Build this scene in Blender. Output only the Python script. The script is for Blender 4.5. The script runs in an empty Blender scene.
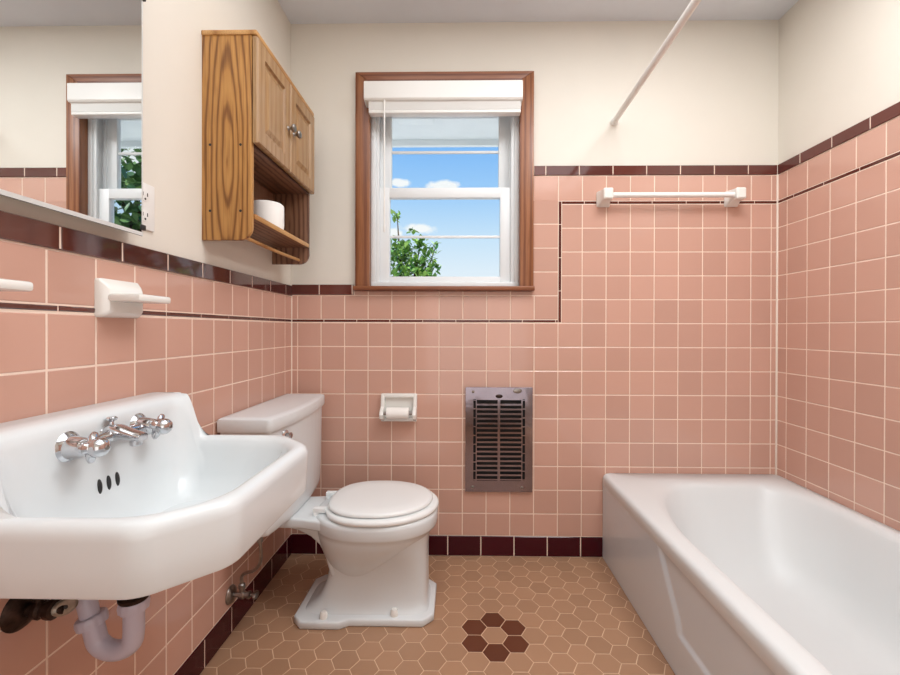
import bpy, bmesh, math, random
from mathutils import Vector, Matrix
random.seed(7)
sc = bpy.context.scene
COL = sc.collection
PI = math.pi

# ------------------------------------------------------------------ materials
def lin(c):
    return tuple(((v / 255) / 12.92 if v / 255 <= .04045 else ((v / 255 + .055) / 1.055) ** 2.4) for v in c) + (1.0,)

def new_mat(name):
    m = bpy.data.materials.new(name); m.use_nodes = True
    nt = m.node_tree
    return m, nt, nt.nodes['Principled BSDF']

def N(nt, t, **kw):
    n = nt.nodes.new(t)
    for k, v in kw.items():
        if k in n.inputs.keys(): n.inputs[k].default_value = v
        else: setattr(n, k, v)
    return n

def ramp(nt, fac, stops):
    r = nt.nodes.new('ShaderNodeValToRGB')
    e = r.color_ramp.elements
    while len(e) < len(stops): e.new(.5)
    for k, (p, c) in enumerate(stops):
        e[k].position = p; e[k].color = c
    nt.links.new(fac, r.inputs[0])
    return r.outputs[0]

def bump(nt, b, scale, strength, dist=.002, detail=2, vec=None):
    n = N(nt, 'ShaderNodeTexNoise', Scale=scale, Detail=detail)
    tc = nt.nodes.new('ShaderNodeTexCoord')
    nt.links.new(vec or tc.outputs['Object'], n.inputs['Vector'])
    bp = N(nt, 'ShaderNodeBump', Strength=strength, Distance=dist)
    nt.links.new(n.outputs[0], bp.inputs['Height'])
    nt.links.new(bp.outputs[0], b.inputs['Normal'])

def simple(name, rgb, rough=.5, metal=0, spec=.5, coat=0, bmp=None, var=0.0, vscale=6):
    m, nt, b = new_mat(name)
    c = lin(rgb)
    b.inputs['Base Color'].default_value = c
    b.inputs['Roughness'].default_value = rough
    b.inputs['Metallic'].default_value = metal
    b.inputs['Specular IOR Level'].default_value = spec
    b.inputs['Coat Weight'].default_value = coat
    b.inputs['Coat Roughness'].default_value = .05
    if var:
        n = N(nt, 'ShaderNodeTexNoise', Scale=vscale, Detail=4)
        tc = nt.nodes.new('ShaderNodeTexCoord'); nt.links.new(tc.outputs['Object'], n.inputs['Vector'])
        d = tuple(x * (1 - var) for x in c[:3]) + (1,)
        l = tuple(min(1, x * (1 + var)) for x in c[:3]) + (1,)
        nt.links.new(ramp(nt, n.outputs[0], [(.3, d), (.7, l)]), b.inputs['Base Color'])
    if bmp: bump(nt, b, *bmp)
    return m

def tile_mat(name, rgb, rough, var=.06, bmp=(9, .25, .004), spec=.5):
    """glazed tile: each tile (mesh island) a slightly different shade, gently wavy glaze"""
    m, nt, b = new_mat(name)
    c = lin(rgb)
    g = nt.nodes.new('ShaderNodeNewGeometry')
    d = tuple(x * (1 - var) for x in c[:3]) + (1,)
    l = tuple(min(1, x * (1 + var)) for x in c[:3]) + (1,)
    nt.links.new(ramp(nt, g.outputs['Random Per Island'], [(0, d), (1, l)]), b.inputs['Base Color'])
    b.inputs['Roughness'].default_value = rough
    b.inputs['Specular IOR Level'].default_value = spec
    bump(nt, b, *bmp)
    return m

def wood_mat(name, dark, mid, light, axis='Z', rough=.4, scale=26, center=(0, 0, 0), stretch=.1, ringdir='SPHERICAL', pore=.6, dist=3.0):
    """sawn wood: stretched, distorted rings give cathedral grain; fine pores on top"""
    m, nt, b = new_mat(name)
    tc = nt.nodes.new('ShaderNodeTexCoord')
    mp = nt.nodes.new('ShaderNodeMapping')
    s = {'X': (stretch, 1, 1), 'Y': (1, stretch, 1), 'Z': (1, 1, stretch)}[axis]
    mp.inputs['Scale'].default_value = s
    mp.inputs['Location'].default_value = tuple(-c * k for c, k in zip(center, s))
    nt.links.new(tc.outputs['Object'], mp.inputs['Vector'])
    w = N(nt, 'ShaderNodeTexWave', wave_type='RINGS', rings_direction=ringdir, Scale=scale, Distortion=dist, Detail=3.0)
    w.inputs['Detail Scale'].default_value = 1.2
    nt.links.new(mp.outputs[0], w.inputs['Vector'])
    mp2 = nt.nodes.new('ShaderNodeMapping')
    mp2.inputs['Scale'].default_value = tuple(260 if k == 1 else 9 for k in s)
    nt.links.new(tc.outputs['Object'], mp2.inputs['Vector'])
    n = N(nt, 'ShaderNodeTexNoise', Scale=1.0, Detail=3)
    nt.links.new(mp2.outputs[0], n.inputs['Vector'])
    c1 = ramp(nt, w.outputs['Fac'], [(.0, lin(dark)), (.35, lin(mid)), (1, lin(light))])
    c2 = ramp(nt, n.outputs[0], [(.36, (.62, .55, .48, 1)), (.55, (1, 1, 1, 1))])
    mx = N(nt, 'ShaderNodeMix', data_type='RGBA', blend_type='MULTIPLY')
    mx.inputs['Factor'].default_value = pore
    nt.links.new(c1, mx.inputs[6]); nt.links.new(c2, mx.inputs[7])
    nt.links.new(mx.outputs[2], b.inputs['Base Color'])
    b.inputs['Roughness'].default_value = rough
    bp = N(nt, 'ShaderNodeBump', Strength=.15, Distance=.001)
    nt.links.new(n.outputs[0], bp.inputs['Height']); nt.links.new(bp.outputs[0], b.inputs['Normal'])
    return m

M = {}
M['paint'] = simple('cream_wall_paint', (226, 220, 209), .62, bmp=(160, .05, .001), var=.01)
M['ceil'] = simple('ceiling_paint', (222, 226, 233), .85, bmp=(90, .15, .002), var=.02)
M['grout'] = simple('pink_grout', (236, 213, 196), .8, var=.04, vscale=30)
M['caulk'] = simple('white_caulk', (240, 228, 214), .5)
M['pink'] = tile_mat('pink_glazed_tile', (203, 160, 143), .1)
M['dark'] = tile_mat('maroon_glazed_tile', (94, 46, 38), .07, .15, (9, .12, .004), .5)
M['darkleft'] = tile_mat('maroon_cap_tile', (82, 40, 36), .06, .15, (9, .12, .004), 1.25)
M['base'] = tile_mat('maroon_base_tile', (66, 10, 22), .14, .15, (9, .12, .004), .3)
M['hex'] = tile_mat('tan_hexagon_tile', (170, 132, 104), .34, .07, (30, .15, .002), .4)
M['flower'] = tile_mat('brown_hexagon_tile', (98, 54, 34), .34, .08, (30, .15, .002), .4)
M['fgrout'] = simple('floor_grout', (220, 188, 158), .8, var=.07, vscale=20)
M['enamel'] = simple('white_enamel', (222, 226, 227), .4, coat=.0, bmp=(5, .04, .004))
M['apron'] = simple('glossy_white_enamel', (220, 229, 236), .09, spec=.6, bmp=(7, .05, .003))
M['china'] = simple('white_vitreous_china', (220, 225, 227), .24, coat=.0, bmp=(6, .04, .004))
M['ceramic'] = simple('white_ceramic', (236, 235, 230), .15, coat=.3)
M['plastic'] = simple('white_plastic', (238, 237, 234), .3)
M['seat'] = simple('white_seat_plastic', (236, 239, 239), .22)
M['vinyl'] = simple('white_window_vinyl', (232, 236, 238), .35)
M['whitemetal'] = simple('white_painted_metal', (236, 234, 230), .3)
M['chrome'] = simple('polished_chrome', (205, 205, 208), .09, 1)
M['nickel'] = simple('worn_nickel', (150, 145, 140), .28, 1, var=.2, vscale=60)
M['grille'] = simple('tarnished_chrome', (140, 131, 138), .1, 1, bmp=(14, .2, .004), var=.1, vscale=9)
M['oldmetal'] = simple('corroded_metal', (58, 44, 38), .45, .8, bmp=(120, .5, .002), var=.45, vscale=90)
M['handlemetal'] = simple('weathered_handle_metal', (150, 140, 128), .4, .6, var=.25, vscale=90)
M['pvc'] = simple('pale_lilac_pvc', (196, 192, 208), .3, bmp=(60, .1, .001))
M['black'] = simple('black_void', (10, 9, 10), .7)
M['slot'] = simple('dark_slot', (38, 36, 36), .5)
M['paper'] = simple('white_tissue_paper', (244, 242, 238), .9, bmp=(200, .2, .001))
M['mirror'] = simple('silvered_mirror', (235, 238, 238), .0, 1)
M['bevelshine'] = simple('painted_bevel_shine', (226, 230, 230), .2, 0)  # pale colour painted in place of the bevel's bright reflection
M['cabmetal'] = simple('cabinet_box_paint', (226, 220, 212), .5)
M['oak'] = wood_mat('oak_panel', (128, 82, 38), (180, 128, 68), (190, 140, 78), 'Z', .38, 19, (.078, .0, .24), .11, 'Y', .55, 5)
M['oakdoor'] = wood_mat('oak_door', (160, 124, 84), (166, 130, 90), (172, 137, 97), 'Z', .26, 9, (.0, .1, .3), .1, 'X', .4, 3)
M['oakedge'] = wood_mat('oak_edge', (170, 120, 66), (196, 148, 90), (206, 160, 104), 'Y', .4, 8, (.1, .3, .1), .1, 'Z', .5, 2)
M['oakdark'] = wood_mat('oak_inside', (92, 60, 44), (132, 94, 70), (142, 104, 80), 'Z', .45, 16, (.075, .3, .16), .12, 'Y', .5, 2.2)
M['trim'] = wood_mat('window_casing_wood', (120, 68, 40), (146, 92, 58), (158, 104, 68), 'Z', .35, 14, (-.2, .3, .4), .06)
M['trimh'] = wood_mat('window_head_wood', (112, 62, 40), (138, 84, 56), (150, 96, 66), 'X', .35, 14, (.3, .3, -.2), .06)
M['slat'] = simple('blind_slat', (226, 224, 220), .4)
M['soffit'] = simple('soffit_paint', (240, 244, 244), .7, var=.03)
M['bark'] = simple('tree_bark', (84, 66, 52), .9, var=.3, vscale=20)
M['bounce_ground'] = simple('pale_bounce_ground', (206, 202, 194), .9, var=.08, vscale=3)  # unseen ground, made pale to bounce sunlight up to the soffit
M['door'] = simple('door_paint', (226, 220, 208), .45)

def leaf_mat(name, a, b_):
    m, nt, b = new_mat(name)
    g = nt.nodes.new('ShaderNodeNewGeometry')
    nt.links.new(ramp(nt, g.outputs['Random Per Island'], [(0, lin(a)), (1, lin(b_))]), b.inputs['Base Color'])
    b.inputs['Roughness'].default_value = .5
    return m
M['leaf'] = leaf_mat('green_leaves', (62, 118, 50), (166, 196, 100))
M['leafdark'] = leaf_mat('dark_green_leaves', (46, 84, 50), (128, 162, 92))

m, nt, b = new_mat('window_glass')            # thin clear pane: mostly passes straight through, a little mirror
nt.nodes.remove(b)
out = nt.nodes['Material Output']
tr = nt.nodes.new('ShaderNodeBsdfTransparent'); tr.inputs[0].default_value = (.97, .985, .98, 1)
gl = nt.nodes.new('ShaderNodeBsdfGlossy'); gl.inputs['Roughness'].default_value = 0
fr = nt.nodes.new('ShaderNodeFresnel'); fr.inputs['IOR'].default_value = 1.06
mx = nt.nodes.new('ShaderNodeMixShader')
nt.links.new(fr.outputs[0], mx.inputs[0]); nt.links.new(tr.outputs[0], mx.inputs[1]); nt.links.new(gl.outputs[0], mx.inputs[2])
nt.links.new(mx.outputs[0], out.inputs[0])
M['glass'] = m

# ------------------------------------------------------------------ mesh helpers
def face(bm, vs, mi=0):
    try:
        f = bm.faces.new(vs); f.material_index = mi; return f
    except ValueError:
        return None

def box(bm, x0, x1, y0, y1, z0, z1, bev=0, mi=0, seg=2):
    t = bmesh.new()
    bmesh.ops.create_cube(t, size=1)
    for v in t.verts:
        v.co = Vector(((x0 + x1) / 2 + v.co.x * (x1 - x0), (y0 + y1) / 2 + v.co.y * (y1 - y0), (z0 + z1) / 2 + v.co.z * (z1 - z0)))
    if bev:
        bmesh.ops.bevel(t, geom=t.edges[:], offset=bev, segments=seg, affect='EDGES', profile=.5)
    merge(bm, t, mi)

def merge(bm, t, mi=0, mat=None):
    mp = {}
    for v in t.verts: mp[v] = bm.verts.new(mat @ v.co if mat else v.co)
    for f in t.faces: face(bm, [mp[v] for v in f.verts], mi)
    t.free()

def frame_of(d):
    d = Vector(d).normalized()
    a = Vector((0, 0, 1)) if abs(d.z) < .9 else Vector((1, 0, 0))
    u = d.cross(a).normalized(); w = d.cross(u).normalized()
    return d, u, w

def loft(bm, rings, cap0=True, cap1=True, mi=0):
    vr = [[bm.verts.new(p) for p in r] for r in rings]
    n = len(vr[0])
    for a, b in zip(vr, vr[1:]):
        for i in range(n):
            face(bm, [a[i], a[(i + 1) % n], b[(i + 1) % n], b[i]], mi)
    if cap0: face(bm, vr[0][::-1], mi)
    if cap1: face(bm, vr[-1], mi)

def lathe(bm, o, d, prof, seg=32, mi=0, sq=None):
    """prof: (radius, height along d).  sq=(a,b): elliptical scale"""
    d, u, w = frame_of(d); o = Vector(o); sq = sq or (1, 1)
    rings = [[o + d * h + (u * math.cos(2 * PI * k / seg) * sq[0] + w * math.sin(2 * PI * k / seg) * sq[1]) * max(r, 1e-4) for k in range(seg)] for r, h in prof]
    loft(bm, rings, True, True, mi)

def tube(bm, pts, r, seg=16, mi=0, sub=8, smooth=True):
    P = [Vector(p) for p in pts]
    if smooth and len(P) > 2:
        Q = []
        E = [2 * P[0] - P[1]] + P + [2 * P[-1] - P[-2]]
        for i in range(1, len(E) - 2):
            for k in range(sub):
                t = k / sub
                a, b_, c, d = E[i - 1], E[i], E[i + 1], E[i + 2]
                Q.append(.5 * ((2 * b_) + (c - a) * t + (2 * a - 5 * b_ + 4 * c - d) * t * t + (3 * b_ - a - 3 * c + d) * t ** 3))
        Q.append(P[-1]); P = Q
    rings = []; u = None
    for i, p in enumerate(P):
        t = (P[min(i + 1, len(P) - 1)] - P[max(i - 1, 0)]).normalized()
        if u is None: _, u, _ = frame_of(t)
        u = (u - t * u.dot(t)).normalized(); w = t.cross(u)
        rr = r(i / (len(P) - 1)) if callable(r) else r
        rings.append([p + (u * math.cos(2 * PI * k / seg) + w * math.sin(2 * PI * k / seg)) * rr for k in range(seg)])
    loft(bm, rings, True, True, mi)

def prism(bm, pts, ax, a0, a1, bev=0, mi=0, seg=2):
    """2-D outline extruded along axis ax ('x': pts=(y,z); 'y': pts=(x,z); 'z': pts=(x,y))"""
    t = bmesh.new()
    f = {'x': lambda p, a: (a, p[0], p[1]), 'y': lambda p, a: (p[0], a, p[1]), 'z': lambda p, a: (p[0], p[1], a)}[ax]
    A = [t.verts.new(f(p, a0)) for p in pts]; B = [t.verts.new(f(p, a1)) for p in pts]
    n = len(pts)
    for i in range(n): face(t, [A[i], A[(i + 1) % n], B[(i + 1) % n], B[i]])
    fa = face(t, A[::-1]); fb = face(t, B)
    bmesh.ops.recalc_face_normals(t, faces=t.faces[:])
    if bev:
        es = set(fa.edges) | set(fb.edges)
        bmesh.ops.bevel(t, geom=list(es), offset=bev, segments=seg, affect='EDGES', profile=.5)
    merge(bm, t, mi)

def rpoly(verts, radii, nseg=6, esub=4):
    """rounded polygon; radii: a number or (along incoming, along outgoing) per corner.  Constant point count."""
    n = len(verts); V = [Vector((v[0], v[1])) for v in verts]; out = []
    A = []; Bp = []
    for i in range(n):
        r = radii[i] if isinstance(radii, (list, tuple)) else radii
        ra, rb = r if isinstance(r, (list, tuple)) else (r, r)
        A.append(V[i] + (V[i - 1] - V[i]).normalized() * ra)
        Bp.append(V[i] + (V[(i + 1) % n] - V[i]).normalized() * rb)
    for i in range(n):
        for k in range(nseg + 1):
            t = k / nseg
            # rational quadratic (circle-like for 90 degrees)
            wgt = .75; a = (1 - t) ** 2; b_ = 2 * t * (1 - t) * wgt; c = t * t
            out.append((A[i] * a + V[i] * b_ + Bp[i] * c) / (a + b_ + c))
        nx = A[(i + 1) % n]
        for k in range(1, esub):
            out.append(Bp[i].lerp(nx, k / esub))
    return out

def obj(name, bm, mats, parent=None, sharp=35, flat=False, recalc=True, loc=None):
    if recalc: bmesh.ops.recalc_face_normals(bm, faces=bm.faces[:])
    me = bpy.data.meshes.new(name)
    off = Vector(loc) if loc is not None else Vector((0, 0, 0))
    p = parent
    while p is not None: off = off + p.location; p = p.parent
    for v in bm.verts: v.co -= off
    bm.to_mesh(me); bm.free()
    for m_ in (mats if isinstance(mats, (list, tuple)) else [mats]): me.materials.append(m_)
    if not flat:
        me.polygons.foreach_set('use_smooth', [True] * len(me.polygons))
        me.set_sharp_from_angle(angle=math.radians(sharp))
    o = bpy.data.objects.new(name, me); COL.objects.link(o)
    if loc is not None: o.location = loc
    o.parent = parent
    return o

def tag(o, label, cat, group=None, kind=None):
    o['label'] = label; o['category'] = cat
    if group: o['group'] = group
    if kind: o['kind'] = kind
    return o

def thing(name, label, cat, loc, group=None, kind=None):
    o = bpy.data.objects.new(name, None); COL.objects.link(o)
    o.location = loc; o.empty_display_size = .05
    return tag(o, label, cat, group, kind)

def B(): return bmesh.new()

# ------------------------------------------------------------------ room dimensions (metres; back wall tile face y=0, left wall tile face x=0)
W = 2.2274; H = 2.465; YF = -2.75; PT = .008       # PT: how far the tiles stand proud of the plaster
P = .1095; PZ = .10985; ZB = .0878; GX = .0286
G = .0029                                          # grout joint

def tile(bm, f, u0, v0, u1, v1, mi, h=0.0, bw=.0022, cush=.0013):
    """f(u,v,n) maps wall coordinates; one cushion-edged tile"""
    if u1 - u0 < .004 or v1 - v0 < .004: return
    def ring(i, n): return [bm.verts.new(f(u, v, n)) for u, v in ((u0 + i, v0 + i), (u1 - i, v0 + i), (u1 - i, v1 - i), (u0 + i, v1 - i))]
    a = ring(0, -.005); b_ = ring(0, h - cush); c = ring(bw, h)
    for p, q in ((a, b_), (b_, c)):
        for i in range(4): face(bm, [p[i], p[(i + 1) % 4], q[(i + 1) % 4], q[i]], mi)
    face(bm, c, mi)

def fill(bm, f, ul, vl, mi, **kw):
    for u0, u1 in zip(ul, ul[1:]):
        for v0, v1 in zip(vl, vl[1:]):
            tile(bm, f, u0 + G / 2, v0 + G / 2, u1 - G / 2, v1 - G / 2, mi, **kw)

def quad(bm, f, u0, v0, u1, v1, n, mi):
    face(bm, [bm.verts.new(f(u, v, n)) for u, v in ((u0, v0), (u1, v0), (u1, v1), (u0, v1))], mi)

def joints(first, pitch, lo, hi):
    a = first
    while a - pitch > lo + .004: a -= pitch
    l = [lo]
    while a < hi - .004: l.append(a); a += pitch
    return l + [hi]

fb = lambda u, v, n: (u, -n, v)
fl = lambda u, v, n: (n, -u, v)
fr_ = lambda u, v, n: (W - n, -u, v)
rows = [.0945] + [ZB + PZ * k for k in range(1, 10)]            # nine rows up to the pencil liner
ZL0, ZL1 = 1.0790, 1.0922                           # low pencil liner
ZC0, ZC1 = 1.2045, 1.2540                           # low cap
rowsR = [1.0765 + .1092 * k for k in range(6)]
ZM0, ZM1 = 1.6230, 1.6370                           # high pencil liner
ZH0, ZH1 = 1.7535, 1.8000                           # high cap
upper = [1.0925 + PZ * k for k in range(7)]
XV0, XV1 = 1.2332, 1.2478                           # upright pencil liner
WX0, WX1, WZ0, WZ1 = .300, 1.117, 1.222, 2.225      # window casing outside

# back wall ------------------------------------------------------------------
bm = B()
OX0, OX1, OZ0, OZ1 = .362, 1.057, 1.240, 2.180      # opening
for r in ((-.008, 0, OX0, H), (OX1, 0, W + .008, H), (OX0, 0, OX1, OZ0), (OX0, OZ1, OX1, H)):
    quad(bm, fb, *r, -PT, 0)
quad(bm, fb, 0, 0, W, 1.2225, -.0009, 1); quad(bm, fb, WX1 - .01, 1.2225, W, ZH1 - .002, -.0009, 1); quad(bm, fb, 0, 1.2225, WX0 - .02, ZC1 - .002, -.0009, 1)
xs = [0] + [GX + P * i for i in range(20)] + [2.2005, W]
fill(bm, fb, xs, rows, 2)
xl = [x for x in xs if x < 1.22]
fill(bm, fb, xl + [XV0], [1.0925, 1.2030], 2)
fill(bm, fb, [.2912] + [x for x in xs if .30 < x < 1.12] + [1.122], [1.2030, 1.2245], 2)
fill(bm, fb, [1.1170, XV0], [1.2030] + upper[2:6], 2)
fill(bm, fb, [1.1190] + [x for x in xs if x > 1.2], [1.6370, 1.7530], 2)
fill(bm, fb, [XV1] + [x for x in xs if x > 1.3], rowsR, 2)
wall_back = obj('wall_back', bm, [M['paint'], M['grout'], M['pink']], flat=True)
bm = B()
tl = dict(bw=.0016, cush=.002)
fill(bm, fb, joints(.130, .153, 0, .2915), [ZC0, ZC1], 0, h=.004, **tl)
fill(bm, fb, joints(1.174, .1532, 1.1190, W), [ZH0, ZH1], 0, h=.004, **tl)
fill(bm, fb, joints(.151, .153, 0, XV0), [ZL0, ZL1], 0, h=.001, bw=.002)
fill(bm, fb, joints(1.506, .1545, XV1, W), [ZM0, ZM1], 0, h=.001, bw=.002)
fill(bm, fb, [XV0, XV1], joints(1.225, .1525, ZL0, ZM1), 0, h=.001, bw=.002)
quad(bm, fb, 0, ZC0 + .003, .2915, ZC1 - .003, .0028, 1); quad(bm, fb, 1.1190, ZH0 + .003, W, ZH1 - .003, .0028, 1)
trim_back = obj('trim_1', bm, [M['dark'], M['grout']], flat=True)
bm = B(); fill(bm, fb, joints(.728, .15275, 0, 1.4470), [.001, .0945], 0, h=.003, bw=.002, cush=.002); quad(bm, fb, 0, .004, 1.4470, .0905, .0018, 1)
baseboard_back = obj('baseboard_back', bm, [M['base'], M['grout']], flat=True)

# left wall ------------------------------------------------------------------
bm = B()
quad(bm, fl, -.008, 0, -YF, H, -PT, 0)
quad(bm, fl, 0, 0, -YF, 1.2465, -.0009, 1)
ys = [0] + [.0709 + P * j for j in range(25)]; ys = [y for y in ys if y < -YF] + [-YF]
fill(bm, fl, ys, rows, 2); fill(bm, fl, ys, [1.0925, 1.1985], 2)
wall_left = obj('wall_left', bm, [M['paint'], M['grout'], M['pink']], flat=True)
bm = B()
fill(bm, fl, joints(.0735, .1528, 0, -YF), [1.1985, 1.2490], 0, h=.005, bw=.0018, cush=.003)
quad(bm, fl, 0, 1.2025, -YF, 1.2450, .0035, 1)
fill(bm, fl, joints(.0735, .1528, 0, -YF), [ZL0, ZL1], 0, h=.001, bw=.002)
trim_left = obj('trim_2', bm, [M['darkleft'], M['grout']], flat=True)
bm = B(); fill(bm, fl, joints(.053, .1545, 0, -YF), [.001, .0945], 0, h=.003, bw=.002, cush=.002); quad(bm, fl, 0, .004, -YF, .0905, .0018, 1)
baseboard_left = obj('baseboard_left', bm, [M['base'], M['grout']], flat=True)

# right wall -----------------------------------------------------------------
bm = B()
quad(bm, fr_, -.008, 0, -YF, H, -PT, 0)
quad(bm, fr_, 0, 0, -YF, ZH1 - .002, -.0009, 1)
ys = [0] + [.057 + P * j for j in range(26)]; ys = [y for y in ys if y < -YF] + [-YF]
fill(bm, fr_, ys, rows[2:] , 2); fill(bm, fr_, ys, rowsR, 2); fill(bm, fr_, ys, [1.6370, 1.7530], 2)
wall_right = obj('wall_right', bm, [M['paint'], M['grout'], M['pink']], flat=True)
bm = B()
fill(bm, fr_, joints(.131, .1553, 0, -YF), [ZH0, ZH1], 0, h=.004, **tl)
fill(bm, fr_, joints(.093, .153, 0, -YF), [ZM0, ZM1], 0, h=.001, bw=.002)
quad(bm, fr_, 0, ZH0 + .003, -YF, ZH1 - .003, .0028, 1)
trim_right = obj('trim_3', bm, [M['dark'], M['grout']], flat=True)
bm = B()                                             # caulk bead in the tub corner and in the left corner
box(bm, W - .0055, W + .002, -.0055, .002, .30, ZH1, .002)
trim_corner = obj('trim_4', bm, M['caulk'])
bm = B()
box(bm, -.002, .0035, -.0035, .002, .09, ZC1, .001)
trim_corner2 = obj('trim_5', bm, M['caulk'])

# front wall (behind the photographer) with a closed door ------------------------
bm = B()
ff = lambda u, v, n: (u, YF + n, v)
quad(bm, ff, -.008, 0, W + .008, H, 0, 0)
wall_front = obj('wall_front', bm, [M['paint']], flat=True)
d = thing('door_1', 'cream panelled room door behind the camera', 'door', (1.0, YF, 0), kind='structure')
bm = B(); box(bm, .62, 1.38, YF + .002, YF + .035, .01, 2.03, .004)
for z0, z1 in ((.2, .95), (1.1, 1.9)): box(bm, .75, 1.25, YF + .03, YF + .042, z0, z1, .008)
obj('door_panel', bm, M['door'], d)
bm = B(); lathe(bm, (.69, YF + .035, 1.0), (0, 1, 0), [(.028, 0), (.028, .006), (.011, .01), (.011, .035), (.026, .045), (.028, .06), (.015, .07)]); obj('door_knob', bm, M['nickel'], d)

# ceiling and floor --------------------------------------------------------------
bm = B(); face(bm, [bm.verts.new(p) for p in ((-.008, .008, H), (W + .008, .008, H), (W + .008, YF, H), (-.008, YF, H))])
ceiling = obj('ceiling', bm, M['ceil'], flat=True)
bm = B()
face(bm, [bm.verts.new(p) for p in ((-.008, YF, -.0012), (W, YF, -.0012), (W, .008, -.0012), (-.008, .008, -.0012))], 0)
HC, HR = .0686, .0778; R_ = HC / 1.5
def clip(poly, x0, x1, y0, y1):
    for ax, lim, s in ((0, x0, 1), (0, x1, -1), (1, y0, 1), (1, y1, -1)):
        o_ = []
        for i in range(len(poly)):
            a, b_ = poly[i - 1], poly[i]
            ia, ib = (a[ax] - lim) * s >= 0, (b_[ax] - lim) * s >= 0
            if ia != ib:
                t = (lim - a[ax]) / (b_[ax] - a[ax]); o_.append((a[0] + (b_[0] - a[0]) * t, a[1] + (b_[1] - a[1]) * t))
            if ib: o_.append(b_)
        poly = o_
        if len(poly) < 3: return []
    return poly
for ci in range(-13, 9):
    for ri in range(-30, 8):
        cx = .9045 + ci * HC; cy = -.5075 + ri * HR + (HR / 2 if ci % 2 else 0)
        fl_ = (ci, ri) in ((0, 1), (0, -1), (1, 0), (1, -1), (-1, 0), (-1, -1))
        rings = []
        for s, z in ((.965, -.004), (.965, -.0006), (.93, 0)):
            pts = [(cx + math.cos(k * PI / 3) * R_ * s, cy + math.sin(k * PI / 3) * HR / math.sqrt(3) * s) for k in range(6)]
            rings.append((clip(pts, 0.0, 1.446, YF, 0.0), z))
        if any(len(r[0]) < 3 for r in rings): continue
        if len({len(r[0]) for r in rings}) == 1:
            loft(bm, [[(p[0], p[1], z) for p in r] for r, z in rings], False, True, 2 if fl_ else 1)
        else:
            face(bm, [bm.verts.new((p[0], p[1], 0)) for p in rings[1][0]], 1)
floor = obj('floor', bm, [M['fgrout'], M['hex'], M['flower']], flat=True)

for o, l, c in ((wall_back, 'back wall with pink square tiles below cream paint', 'wall'), (wall_left, 'left wall with pink square tiles below cream paint', 'wall'),
                (wall_right, 'right wall beside the bathtub with pink tiles below cream paint', 'wall'), (wall_front, 'plain cream wall behind the camera', 'wall'),
                (ceiling, 'plain pale grey ceiling', 'ceiling'), (floor, 'floor of tan hexagon tiles with one brown flower', 'floor'),
                (baseboard_back, 'dark maroon base tiles along the back wall', 'baseboard'), (baseboard_left, 'dark maroon base tiles along the left wall', 'baseboard'),
                (trim_back, 'dark maroon cap and liner tiles on the back wall', 'tile trim'), (trim_left, 'dark maroon cap and liner tiles on the left wall', 'tile trim'),
                (trim_right, 'dark brown cap and liner tiles on the right wall', 'tile trim'), (trim_corner, 'white caulk line in the right corner above the tub', 'caulk'),
                (trim_corner2, 'pale grout line in the left corner behind the toilet', 'grout line')):
    tag(o, l, c, kind='structure')

# ------------------------------------------------------------------ window
win = thing('window_1', 'white double hung window in a brown wooden casing', 'window', (.709, 0, 1.24), kind='structure')
def casing(x0, x1, xa, xb, z0, z1, m):          # mitred casing boards
    pass
bm = B(); prism(bm, [(WX0, 1.243), (.366, 1.243), (.366, OZ1), (WX0, WZ1)], 'y', -.018, .010, .003); obj('casing_side', bm, M['trim'], win)
bm = B(); prism(bm, [(WX1, 1.243), (1.053, 1.243), (1.053, OZ1), (WX1, WZ1)], 'y', -.018, .010, .003); obj('casing_side', bm, M['trim'], win)
bm = B(); prism(bm, [(WX0, WZ1), (.366, OZ1), (1.053, OZ1), (WX1, WZ1)], 'y', -.018, .010, .003); obj('casing_head', bm, M['trimh'], win)
bm = B(); box(bm, .2935, 1.1205, -.034, .03, 1.2235, 1.2440, .004); obj('window_stool', bm, M['trimh'], win)
bm = B()
box(bm, .354, .3635, .010, .16, 1.24, 2.20); box(bm, 1.0555, 1.065, .010, .16, 1.24, 2.20); box(bm, .354, 1.065, .010, .16, 2.176, 2.186)
obj('wood_jamb', bm, M['trim'], win)
bm = B()                                           # vinyl main frame with a stepped track
for s in (0, 1):
    X = (lambda a: a) if s == 0 else (lambda a: 1.419 - a)
    for a, b_, y0, y1 in ((.3635, .385, .028, .125), (.385, .400, .034, .048), (.385, .405, .084, .092), (.385, .400, .118, .125)):
        box(bm, min(X(a), X(b_)), max(X(a), X(b_)), y0, y1, 1.250, 2.176, .002)
box(bm, .3635, 1.0555, .028, .125, 2.12, 2.176, .002)
box(bm, .3635, 1.0555, .026, .135, 1.244, 1.268, .003)
obj('vinyl_frame', bm, M['vinyl'], win)
def sash(y0, y1, gx0, gx1, gz0, gz1, ox0, ox1, oz0, oz1, zm):
    bm = B()
    box(bm, ox0, gx0, y0, y1, oz0, oz1, .003); box(bm, gx1, ox1, y0, y1, oz0, oz1, .003)
    box(bm, gx0 - .002, gx1 + .002, y0, y1, oz0, gz0, .003); box(bm, gx0 - .002, gx1 + .002, y0, y1, gz1, oz1, .003)
    s_ = obj('sash', bm, M['vinyl'], win)
    ym = (y0 + y1) / 2
    bm = B(); box(bm, gx0 - .004, gx1 + .004, ym - .002, ym + .002, gz0 - .004, gz1 + .004); obj('pane', bm, M['glass'], s_, flat=True)
    bm = B(); box(bm, gx0 - .002, gx1 + .002, ym - .006, ym + .006, zm - .006, zm + .006, .002); obj('muntin', bm, M['vinyl'], s_)
    return s_
lower = sash(.048, .082, .447, .970, 1.297, 1.669, .387, 1.030, 1.262, 1.717, 1.487)
upper_s = sash(.090, .118, .449, .966, 1.730, 2.074, .388, 1.030, 1.690, 2.130, 1.905)

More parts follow.
